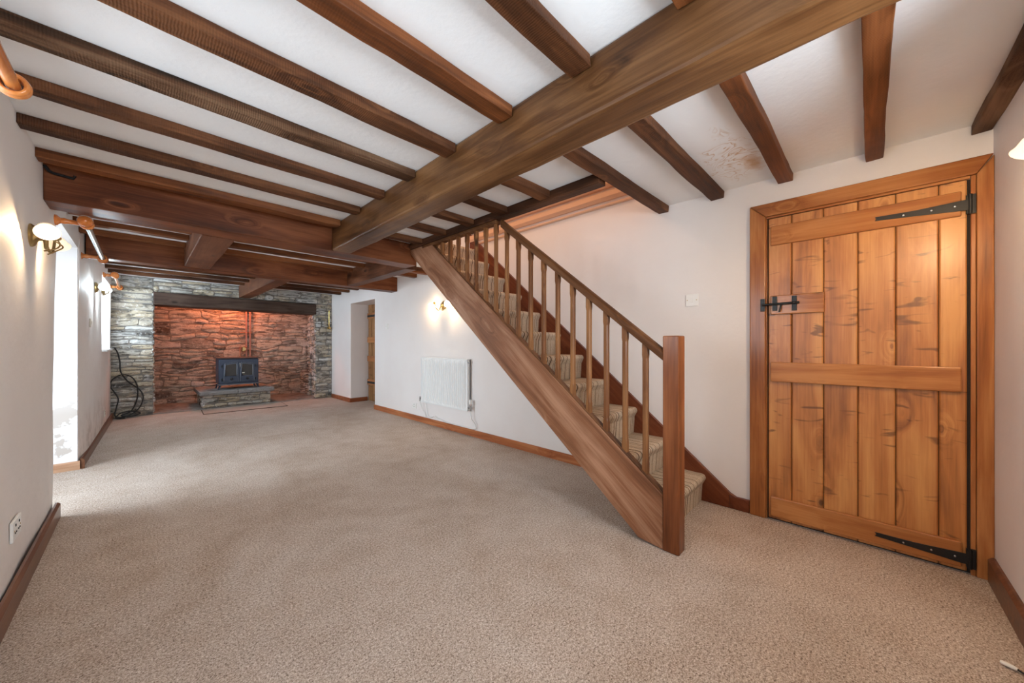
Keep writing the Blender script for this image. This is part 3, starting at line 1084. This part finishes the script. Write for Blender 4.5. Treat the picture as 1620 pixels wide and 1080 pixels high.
for zc, nm in ((1.785, 'upper'), (.082, 'lower')):
    m = MB()
    m.prism_x([(-.055, zc + .014), (-.062, zc + .004), (-.055, zc - .006), (-.20, zc - .016), (-.352, zc - .028), (-.372, zc - .028), (-.372, zc + .022), (-.352, zc + .022), (-.20, zc + .013)], 2.7615, 2.766)
    m.box(2.764, 2.78, -.372, -.366, zc - .045, zc + .045)
    h = m.build('strap_hinge', BLACK_IRON, D1, bevel=.001)
    m = MB()
    m.tube([(2.766, -.377, zc - .047), (2.766, -.377, zc + .047)], .0075, 10)
    m.box(2.766, 2.780, -.395, -.382, zc - .046, zc + .046)
    m.build('hinge_pin', BLACK_IRON, h)
    m = MB()
    for yy in (-.16, -.255, -.33):
        m.lathe([(.0055, 0), (.004, .003), (.001, .004)], (2.7617, yy, zc - .002), (-1, 0, 0), 10)
    m.build('hinge_bolts', CHROME, h, smooth=True)
LT = MB()
LT.box(2.758, 2.766, .374, .398, 1.322, 1.412)
LT.box(2.758, 2.766, .277, .301, 1.318, 1.408)
LT.box(2.766, 2.772, .438, .462, 1.322, 1.402)
lt = LT.build('thumb_latch', BLACK_IRON, D1, bevel=.002)
m = MB()
m.tube([(2.752, .265, 1.365), (2.752, .45, 1.362)], .0075, 10)
m.build('latch_bar', BLACK_IRON, lt, smooth=True)
m = MB()
m.lathe([(.009, 0), (.009, .012), (.005, .016)], (2.758, .289, 1.365), (-1, 0, 0), 14)
m.tube([(2.752, .352, 1.362), (2.75, .356, 1.335), (2.748, .362, 1.312)], .005, 8)
m.build('latch_lever', BLACK_IRON, lt, smooth=True)

# ------------------------------------------------------------------ old plank door in the far recess
D2 = bpy.data.objects.new('door_2', None)
COL.objects.link(D2)
D2.location = (3.15, 6.5, 0)
struct(D2)
ys = [6.03, 6.2, 6.38, 6.55, 6.72, 6.88, 7.04]
for i in range(6):
    m = MB()
    m.box(3.14, 3.17, ys[i] + .003, ys[i + 1] - .003, .01, 1.895)
    m.build('door_board', OLD_DOOR, D2, bevel=.003)
for z in (.32, .78, 1.15, 1.62):
    m = MB()
    m.box(3.115, 3.139, 6.05, 7.03, z, z + .11)
    m.build('door_ledge', PINE_LEDGE, D2, bevel=.004)
for z in (.37, 1.67):
    m = MB()
    m.box(3.110, 3.115, 6.4, 7.02, z - .02, z + .02)
    m.build('strap_hinge', BLACK_IRON, D2)
m = MB()
m.box(3.17, 3.2, 6.02, 7.05, 0, 1.9)
struct(m.build('door_backing', SOOT, D2))


# ------------------------------------------------------------------ wall lights
def wall_light(base, nrm, along, label, color, bulb=500, shade=1.1, sides=(-1, 1), metal=BRASS):
    base, nrm, along = Vector(base), Vector(nrm), Vector(along)
    up = Vector((0, 0, 1))
    e = thing('wall_light', base, label, 'wall light', 'twin arm brass wall lights')
    m = MB()
    m.lathe([(.058, 0), (.058, .006), (.050, .016), (.030, .024), (.022, .030), (.020, .05), (.012, .056)], base, nrm, 28)
    m.build('back_plate', metal, e, smooth=True)
    for s in sides:
        m = MB()
        pts = []
        for q in range(13):
            a = q / 12
            pts.append(base + nrm * (.045 + .020 * math.sin(a * PI * .5)) + along * s * (.13 * a) + up * (-.085 * math.sin(a * PI) ** .8 + .035 * a))
        m.tube(pts, .006, 8)
        pts = []
        for q in range(11):
            a = q / 10
            pts.append(base + nrm * (.05 + .05 * math.sin(a * PI)) + along * s * (.05 + .025 * math.sin(a * PI * 2)) + up * (.01 - .09 * a))
        m.tube(pts, .0035, 6)
        arm = m.build('arm', metal, e, smooth=True)
        ax = (nrm * .14 + along * s * .74 - up * .64).normalized()
        c = base + nrm * .065 + along * s * .13 + up * .035
        m = MB()
        m.lathe([(.009, -.010), (.015, -.003), (.019, .008), (.021, .017), (.016, .019)], c, ax, 20)
        m.build('lamp_holder', metal, arm, smooth=True)
        m = MB()
        outer = [(.017, .012), (.024, .018), (.031, .030), (.034, .042), (.036, .053), (.041, .063), (.044, .067)]
        inner = [(r - .003, h) for r, h in reversed(outer)]
        m.lathe(outer + inner, c, ax, 28, cap=False)
        sh = m.build('glass_shade', emit_mat('opal_glass', color, shade), arm, smooth=True)
        m = MB()
        m.lathe([(.009, .018), (.011, .024), (.018, .037), (.021, .047), (.018, .057), (.010, .063), (.001, .065)], c, ax, 18)
        m.build('bulb', emit_mat('bulb_glow', color, bulb), arm, smooth=True)
    return e


WARM = (1, .70, .40)
wall_light((XL + .004, 3.02, 1.665), (1, 0, 0), (0, 1, 0), 'lit twin brass wall light on the left wall before the garden door recess', WARM, 380, .7)
wall_light((xl(6.0) + .004, 6.0, 1.735), (1, 0, 0), (0, 1, 0), 'cool white wall light on the left wall beyond the garden door recess', (.78, .93, 1), 850, 9)
wall_light((XR - .001, 3.975, 1.635), (-1, 0, 0), (0, 1, 0), 'lit brass wall light on the right wall above the radiator', WARM, 320, 32)
wall_light((1.705, YN + .001, 1.705), (0, 1, 0), (1, 0, 0), 'lit wall light on the end wall beside the plank door', WARM, 1250, 1.0)


def point(name, loc, power, color, r=.05):
    d = bpy.data.lights.new(name, 'POINT')
    d.energy, d.color, d.shadow_soft_size = power, color, r
    o = bpy.data.objects.new(name, d)
    COL.objects.link(o)
    o.location = loc
    return o


point('fireplace_lamp', (1.28, 8.78, 2.16), 50, (1, .27, .10), .05)
point('upstairs_lamp', (2.0, 2.9, 3.7), 26, (1, .60, .36), .12)

# ------------------------------------------------------------------ hearth and stove
HE = thing('hearth_plinth', (1.21, 8.5, 0), 'raised stone hearth with slate slabs under the stove', 'hearth')
m = MB()
m.box(.735, 1.69, 8.075, 9.0, .013, .236)
m.build('hearth_core', MORTAR, HE)
m = MB()
stones(m, .72, 1.705, .013, .236, lambda u, v, n: (u, 8.075 - n, v), 31, hmin=.06, hmax=.11, wmin=.12, wmax=.3)
stones(m, 8.06, 9.0, .013, .236, lambda u, v, n: (1.69 + n, u, v), 32, hmin=.06, hmax=.11)
stones(m, 8.06, 9.0, .013, .236, lambda u, v, n: (.735 - n, u, v), 33, hmin=.06, hmax=.11)
m.build('hearth_stonework', STONE, HE)
for (a, b, dz) in ((.675, 1.196, 0), (1.202, 1.755, .004)):
    m = MB()
    R = random.Random(int(a * 100))
    pts = [(a, 8.0 + R.uniform(-.01, .01)), ((a + b) / 2, 7.995 + R.uniform(-.01, .01)), (b, 8.0 + R.uniform(-.01, .01)), (b, 9.0), (a, 9.0)]
    m.prism_z(pts, .238, .305 + dz)
    m.build('slate_slab', SLATE, HE, bevel=.008)

SV = thing('wood_stove', (1.24, 8.35, .309), 'blue-black cast iron wood stove with two glazed doors on the slate hearth', 'stove')
SYF = 8.17
m = MB()
m.box(.945, 1.535, SYF + .012, 8.56, .40, .855)
m.build('stove_body', STOVE, SV, bevel=.01)
m = MB()
m.box(.915, 1.565, SYF - .012, 8.58, .856, .880)
m.build('top_plate', SHELF_RUST, SV, bevel=.006)
m = MB()
m.prism_z([(.925, SYF + .02), (.945, SYF - .05), (1.535, SYF - .05), (1.555, SYF + .02), (1.555, SYF + .06), (.925, SYF + .06)], .386, .4005)
m.build('ash_shelf', STOVE_EDGE, SV, bevel=.004)
for (x, y) in ((.965, SYF + .03), (1.515, SYF + .03), (.965, 8.52), (1.515, 8.52)):
    m = MB()
    sx = -1 if x < 1.2 else 1
    vs = []
    for (z, w, off) in ((.3095, .030, .022), (.33, .024, .014), (.36, .030, .004), (.386, .042, 0)):
        cx = x + sx * off
        vs += [(cx - w / 2, y - w / 2, z), (cx + w / 2, y - w / 2, z), (cx + w / 2, y + w / 2, z), (cx - w / 2, y + w / 2, z)]
    fs = [(0, 1, 2, 3), (12, 13, 14, 15)]
    for i in range(3):
        fs += [(i * 4 + k, i * 4 + (k + 1) % 4, i * 4 + 4 + (k + 1) % 4, i * 4 + 4 + k) for k in range(4)]
    m.add(vs, fs).build('leg', STOVE, SV, bevel=.003)
for s in (-1, 1):
    x0, x1 = (1.005, 1.236) if s < 0 else (1.244, 1.475)
    # arched door frame: high at the middle of the stove
    def arch(x):
        return .800 - .030 * ((x - 1.24) / .235) ** 2
    N = 8
    xs = [x0 + (x1 - x0) * i / N for i in range(N + 1)]
    ix0, ix1 = x0 + .034, x1 - .034
    ixs = [ix0 + (ix1 - ix0) * i / N for i in range(N + 1)]
    outer = [(x, arch(x)) for x in xs] + [(x1, .43), (x0, .43)]
    inner = [(x, arch(x) - .034) for x in ixs] + [(ix1, .545), (ix0, .545)]
    vs = [(x, SYF, z) for x, z in outer] + [(x, SYF, z) for x, z in inner] + [(x, SYF + .012, z) for x, z in outer] + [(x, SYF + .012, z) for x, z in inner]
    k = len(outer)
    fs = []
    for i in range(k):
        j = (i + 1) % k
        fs += [(i, j, k + j, k + i), (i, j, 2 * k + j, 2 * k + i), (k + i, k + j, 3 * k + j, 3 * k + i), (2 * k + i, 2 * k + j, 3 * k + j, 3 * k + i)]
    d = MB().add(vs, fs).build('stove_door', STOVE, SV, bevel=.002)
    m = MB()
    e = .006
    vs = [(x, SYF - .004, z + .006) for x, z in inner] + [(x, SYF - .004, z - .002) for x, z in inner]
    rim = [(x, z) for x, z in inner]
    m.tube([(x, SYF - .002, z) for x, z in rim], .0055, 6, closed=True)
    m.tube([(x0 + .008, SYF - .002, .44)] + [(x, SYF - .002, arch(x) - .008) for x in xs[1:-1]] + [(x1 - .008, SYF - .002, .44)], .004, 6, closed=True)
    m.build('door_moulding', STOVE_EDGE, d, smooth=True)
    m = MB()
    m.prism_y([(x, z + .003) for x, z in inner], SYF + .006, SYF + .010)
    m.build('door_glass', SMOKED, d)
    m = MB()
    cx = (x0 + x1) / 2 + (.005 if s < 0 else 0)
    m.lathe([(.008, 0), (.008, .018), (.022, .022), (.024, .034), (.018, .042), (.002, .044)], (cx, SYF, .492), (0, -1, 0), 20)
    m.build('air_knob', BLACK_IRON, d, smooth=True)
    hx = x0 - .012 if s < 0 else x1 + .012
    for z in (.48, .72):
        m = MB()
        m.tube([(hx, SYF - .002, z - .022), (hx, SYF - .002, z + .022)], .009, 10)
        m.build('hinge', BLACK_IRON, d, smooth=True)
m = MB()
m.tube([(1.247, SYF - .012, .70), (1.247, SYF - .022, .73), (1.247, SYF - .012, .775)], .006, 8)
m.build('door_handle', CHROME, SV, smooth=True)
m = MB()
m.box(1.27, 1.32, SYF + .0035, SYF + .0055, .585, .605)
m.build('maker_plate', CREAM_PL, SV)

m = MB()
hp = thing('heating_pipes', (1.54, 9.17, .013), 'pair of upright pipes on the fireplace back wall behind the stove', 'pipes')
for px_ in (1.51, 1.575):
    MB().tube([(px_, 9.17, .013), (px_, 9.17, 2.59)], .014, 10).build('upright_pipe', PIPE_RED, hp, smooth=True)
m = MB()
m.tube([(1.40, 9.16, 1.36), (1.60, 9.16, 1.36)], .008, 8)
m.build('cross_pipe', COPPER, hp, smooth=True)
m = MB()
m.tube([(1.40, 9.15, .85), (1.40, 9.15, 1.06), (1.51, 9.15, 1.06)], .012, 8)
m.build('branch_pipe', COPPER, hp, smooth=True)
m = MB()
m.lathe([(.02, -.05), (.034, -.04), (.034, .04), (.02, .05)], (1.46, 9.15, 1.02), (0, 0, 1), 14)
m.lathe([(.012, 0), (.012, .05), (.028, .055), (.028, .07)], (1.46, 9.14, 1.02), (0, -1, 0), 14)
m.build('pump_valve', BRASS, hp, smooth=True)

m = MB()
HM = [(.672, 7.46), (1.835, 7.44), (1.865, 7.985), (.692, 7.99)]
cx, cy = sum(p[0] for p in HM) / 4, sum(p[1] for p in HM) / 4
m.prism_z([(cx + (x - cx) * .985, cy + (y - cy) * .965) for x, y in HM], .001, .012)
o = thing('hearth_mat', (cx, cy, 0), 'narrow beige mat with dark binding on the carpet before the hearth', 'mat')
m.build('mat_pile', MAT_CLOTH, o, bevel=.003)
m = MB()
m.tube([(x, y, .0062) for x, y in HM], .005, 6, closed=True)
P4 = [(x, y) for x, y in HM]
m2 = MB()
vs = [(x, y, .001) for x, y in P4] + [(cx + (x - cx) * .985, cy + (y - cy) * .965, .001) for x, y in P4] + [(x, y, .0095) for x, y in P4] + [(cx + (x - cx) * .985, cy + (y - cy) * .965, .0095) for x, y in P4]
fs = []
for i in range(4):
    j = (i + 1) % 4
    fs += [(i, j, 4 + j, 4 + i), (8 + i, 8 + j, 12 + j, 12 + i), (i, j, 8 + j, 8 + i), (4 + i, 4 + j, 12 + j, 12 + i)]
m2.add(vs, fs).build('mat_binding', MAT_EDGE, o)

# brass ornament hanging on the right-hand stone pier
o = thing('brass_hanger', (2.73, 7.995, 1.45), 'slim polished brass rod hanging on the stone pier beside the white wall', 'ornament')
m = MB()
m.lathe([(.012, 0), (.010, .03), (.008, .05), (.008, .33), (.012, .345), (.006, .36)], (2.73, 7.995, 1.47), (0, 0, 1), 14)
m.build('brass_rod', BRASS_BRIGHT, o, smooth=True)
m = MB()
m.lathe([(.004, -.02), (.030, -.012), (.042, .004), (.034, .018), (.012, .03)], (2.73, 7.995, 1.455), (0, 0, 1), 18)
m.build('brass_foot', BRASS_BRIGHT, o, smooth=True)
m = MB()
m.tube([(2.73, 8.035, 1.87), (2.73, 8.0, 1.875), (2.73, 7.99, 1.85), (2.73, 7.995, 1.83)], .004, 8)
m.build('hook', BLACK_IRON, o, smooth=True)

# ------------------------------------------------------------------ radiator
RD = thing('radiator', (2.75, 3.93, .3), 'white ribbed panel radiator on the right wall under the wall light', 'radiator')
ry0, ry1, rz0, rz1, rx = 3.41, 4.45, .305, .93, 2.728
m = MB()
pts = []
nr = 24
pts.append((ry0, rx + .012))
for i in range(nr):
    a = ry0 + .03 + (ry1 - ry0 - .06) * i / nr
    w = (ry1 - ry0 - .06) / nr
    pts += [(a + w * .12, rx + .010), (a + w * .30, rx), (a + w * .72, rx), (a + w * .90, rx + .010)]
pts.append((ry1, rx + .012))
zz = [rz0 + .012, rz0 + .05, rz1 - .05, rz1 - .012]
vs, fs = [], []
for k, z in enumerate(zz):
    for (y, x) in pts:
        vs.append((x if k in (1, 2) else rx + .004, y, z))
L = len(pts)
for k in range(3):
    for i in range(L - 1):
        fs.append((k * L + i, k * L + i + 1, (k + 1) * L + i + 1, (k + 1) * L + i))
m.add(vs, fs)
m.box(rx + .004, rx + .018, ry0, ry1, rz0, rz0 + .013)
m.box(rx + .004, rx + .018, ry0, ry1, rz1 - .013, rz1)
m.box(rx + .0125, rx + .018, ry0, ry1, rz0 + .01, rz1 - .01)
m.build('front_panel', WHITE_EN, RD)
m = MB()
m.box(2.776, 2.790, ry0, ry1, rz0, rz1)
m.build('back_panel', DARK_GAP, RD, bevel=.003)
m = MB()
m.box(rx + .018, 2.776, ry0 + .002, ry1 - .002, rz1 - .006, rz1 + .004)
for i in range(26):
    y = ry0 + .03 + i * .038
    m.box(rx + .02, 2.774, y, y + .012, rz1 + .004, rz1 + .0055)
m.build('top_grille', WHITE_EN, RD)
m = MB()
m.box(rx + .018, 2.770, ry0, ry0 + .003, rz0 + .01, rz1 - .004)
m.build('side_panel', WHITE_EN, RD)
m = MB()
m.box(rx + .018, 2.770, ry1 - .003, ry1, rz0 + .01, rz1 - .004)
m.build('side_panel', WHITE_EN, RD)
m = MB()
m.lathe([(.011, 0), (.013, .02), (.013, .04)], (2.752, 3.41, .345), (0, -1, 0), 14)
m.tube([(2.752, 3.368, .395), (2.752, 3.368, .31)], .013, 12)
v = m.build('valve_body', CHROME, RD, smooth=True)
m = MB()
m.lathe([(.017, 0), (.021, .006), (.021, .045), (.015, .055)], (2.752, 3.368, .392), (0, 0, 1), 16)
m.build('valve_head', WHITE_PL, v, smooth=True)
m = MB()
m.lathe([(.012, 0), (.014, .012), (.010, .02)], (2.752, 3.41, .895), (0, -1, 0), 12)
m.build('bleed_plug', CHROME, RD, smooth=True)
m = MB()
m.lathe([(.011, 0), (.013, .02), (.013, .04)], (2.752, 4.45, .345), (0, 1, 0), 14)
m.tube([(2.752, 4.49, .375), (2.752, 4.49, .31)], .012, 12)
m.build('lockshield_valve', CHROME, RD, smooth=True)
m = MB()
m.tube([(2.752, 3.368, .31), (2.755, 3.36, .22), (2.775, 3.30, .15), (2.781, 3.30, .11), (2.783, 3.36, .09), (2.783, 3.9, .09), (2.783, 4.15, .12), (2.789, 4.17, .135)], .006, 8)
m.build('tail_pipe', WHITE_PL, RD, smooth=True)
m = MB()
m.tube([(2.752, 4.49, .31), (2.765, 4.47, .2), (2.783, 4.42, .14), (2.783, 4.40, .085)], .006, 8)
m.tube([(2.783, 4.40, .30), (2.783, 4.35, .12), (2.783, 4.28, .10), (2.788, 4.22, .12)], .005, 8)
m.build('tail_pipe', WHITE_PL, RD, smooth=True)


# ------------------------------------------------------------------ switches and sockets
def plate(name, x, y, z, w, h, sgn, label, cat, rockers=1, mat=WHITE_PL, socket=False):
    e = thing(name, (x, y, z - h / 2), label, cat)
    m = MB()
    m.box(min(x, x + sgn * .010), max(x, x + sgn * .010), y - w / 2, y + w / 2, z - h / 2, z + h / 2)
    m.build('face_plate', mat, e, bevel=.003)
    xs = x + sgn * .010
    for i in range(rockers):
        c = y + (i - (rockers - 1) / 2) * w * .42
        if socket:
            for (dy, dz, hh) in ((0, .021, .005), (-.011, -.010, .003), (.011, -.010, .003)):
                MB().box(min(xs, xs + sgn * .002), max(xs, xs + sgn * .002), c + dy - .004, c + dy + .004, z + dz - hh, z + dz + hh).build('pin_hole', RUBBER, e)
        else:
            MB().box(min(xs, xs + sgn * .004), max(xs, xs + sgn * .004), c - .011, c + .011, z - .016, z + .016).build('rocker', WHITE_PL, e, bevel=.0015)
    for d in (-1, 1):
        MB().lathe([(.0035, 0), (.0035, .0012)], (xs, y + d * w * .36, z), (sgn, 0, 0), 8).build('screw', BRASS, e)
    return e


plate('light_switch', XR, .882, 1.434, .088, .088, -1, 'white light switch on the wall between staircase and plank door', 'light switch')
plate('light_switch', XR, 5.575, 1.41, .08, .085, -1, 'small white switch on the right wall beside the far recess', 'light switch')
plate('wall_socket', XR, 4.72, .21, .10, .08, -1, 'white socket low on the right wall left of the radiator', 'socket', socket=True)
plate('wall_socket', xl(2.70) + .002, 2.70, .295, .15, .088, 1, 'white double socket low on the left wall by the skirting', 'socket', 2, socket=True)
plate('wall_socket', xl(7.0) + .002, 7.0, .225, .09, .088, 1, 'cream socket low on the left wall beside the black cable', 'socket', socket=True, mat=CREAM_PL)
plate('blank_plate', xl(5.56) + .002, 5.56, 1.33, .085, .085, 1, 'plain plate on the left wall below the cool white light', 'light switch', mat=CREAM_PL)


# ------------------------------------------------------------------ curtain poles
def curtain_pole(x, y0, y1, z, label, xw, polemat=POLE_GREY, ends=(True, True)):
    e = thing('curtain_pole', (x, (y0 + y1) / 2, z), label, 'curtain pole', 'curtain poles on the left wall')
    m = MB()
    m.tube([(x, y0, z), (x, y1, z)], .0155, 14)
    m.build('pole', polemat, e, smooth=True)
    for i, y in enumerate((y0 + .03, y1 - .03)):
        m = MB()
        m.lathe([(.034, 0), (.034, .010), (.026, .016), (.018, .026), (.021, .040), (.016, .055), (.014, x - xw - .035), (.020, x - xw - .027)], (xw, y, z), (1, 0, 0), 18)
        # cup ring that carries the pole
        ring = [(x + .027 * math.cos(a), y, z + .027 * math.sin(a)) for a in [2 * PI * k / 22 for k in range(22)]]
        for dy in (-.010, 0, .010):
            m.tube([(p[0], p[1] + dy, p[2]) for p in ring], .0085 if dy == 0 else .007, 8, closed=True)
        m.build('bracket', POLE_WOOD, e, smooth=True)
        if ends[i]:
            s = -1 if i == 0 else 1
            m = MB()
            m.lathe([(.017, -.004), (.024, .004), (.024, .012), (.014, .020), (.016, .028), (.033, .046), (.038, .064), (.030, .084), (.010, .094), (.001, .096)], (x, y0 if i == 0 else y1, z), (0, s, 0), 20)
            m.build('finial', POLE_WOOD, e, smooth=True)
    return e


curtain_pole(-.262, 3.74, 5.15, 1.925, 'grey curtain pole with orange-brown ends over the garden door recess', XL + .002)
curtain_pole(-.235, 6.62, 7.95, 1.965, 'brown curtain pole over the far window beside the stone pier', xl(7.0) + .01, POLE_WOOD)
curtain_pole(-.262, .45, 1.80, 1.865, 'varnished curtain pole end under the third joist, above the left wall', XL + .002, POLE_WOOD, (True, False))

# ------------------------------------------------------------------ cables
m = MB()
Y = YF - .052
path = [(-.30, 7.9, 1.062), (-.285, 7.95, 1.058), (-.255, Y, .98), (-.235, Y, .85), (-.225, Y, .70), (-.15, Y, .55), (-.03, Y - .01, .42), (.01, Y - .02, .30), (-.02, Y - .02, .16), (-.10, Y - .03, .06), (-.20, Y - .04, .02),
        (-.28, Y - .05, .05), (-.27, Y - .03, .16), (-.25, Y - .02, .30), (-.30, Y, .42), (-.335, Y, .50), (-.30, Y - .01, .60), (-.20, Y - .01, .66), (-.10, Y - .015, .60), (-.05, Y - .02, .45), (-.06, Y - .03, .25), (-.12, Y - .05, .10), (-.22, Y - .06, .05), (-.12, Y - .07, .025), (-.02, Y - .06, .06), (-.10, Y - .07, .10), (-.22, Y - .06, .09), (-.27, Y - .08, .02), (-.18, Y - .1, .012)]
# smooth the run with a Catmull-Rom pass
sm = []
for i in range(len(path) - 1):
    p0, p1, p2, p3 = [Vector(path[max(0, min(len(path) - 1, i + k))]) for k in (-1, 0, 1, 2)]
    for q in range(6):
        u = q / 6
        sm.append(.5 * ((2 * p1) + (-p0 + p2) * u + (2 * p0 - 5 * p1 + 4 * p2 - p3) * u * u + (-p0 + 3 * p1 - 3 * p2 + p3) * u ** 3))
sm.append(Vector(path[-1]))
m.tube(sm, .0085, 8)
tag(m.build('coiled_cable', RUBBER, smooth=True), 'black cable hanging from the far window sill and coiled at the stone pier', 'cable')

o = thing('aerial_lead', (2.06, -.36, 0), 'thin black lead with a white plug on the carpet beside the end wall', 'cable')
m = MB()
m.lathe([(.004, 0), (.0065, .004), (.0065, .03), (.004, .036)], (2.078, -.348, .010), (-.35, -1, 0), 12)
m.build('plug', WHITE_PL, o, smooth=True)
m = MB()
m.tube([(2.067, -.38, .010), (2.05, -.40, .007), (1.99, -.405, .005), (1.85, -.41, .005), (1.6, -.40, .005)], .0035, 8)
m.build('lead', RUBBER, o, smooth=True)
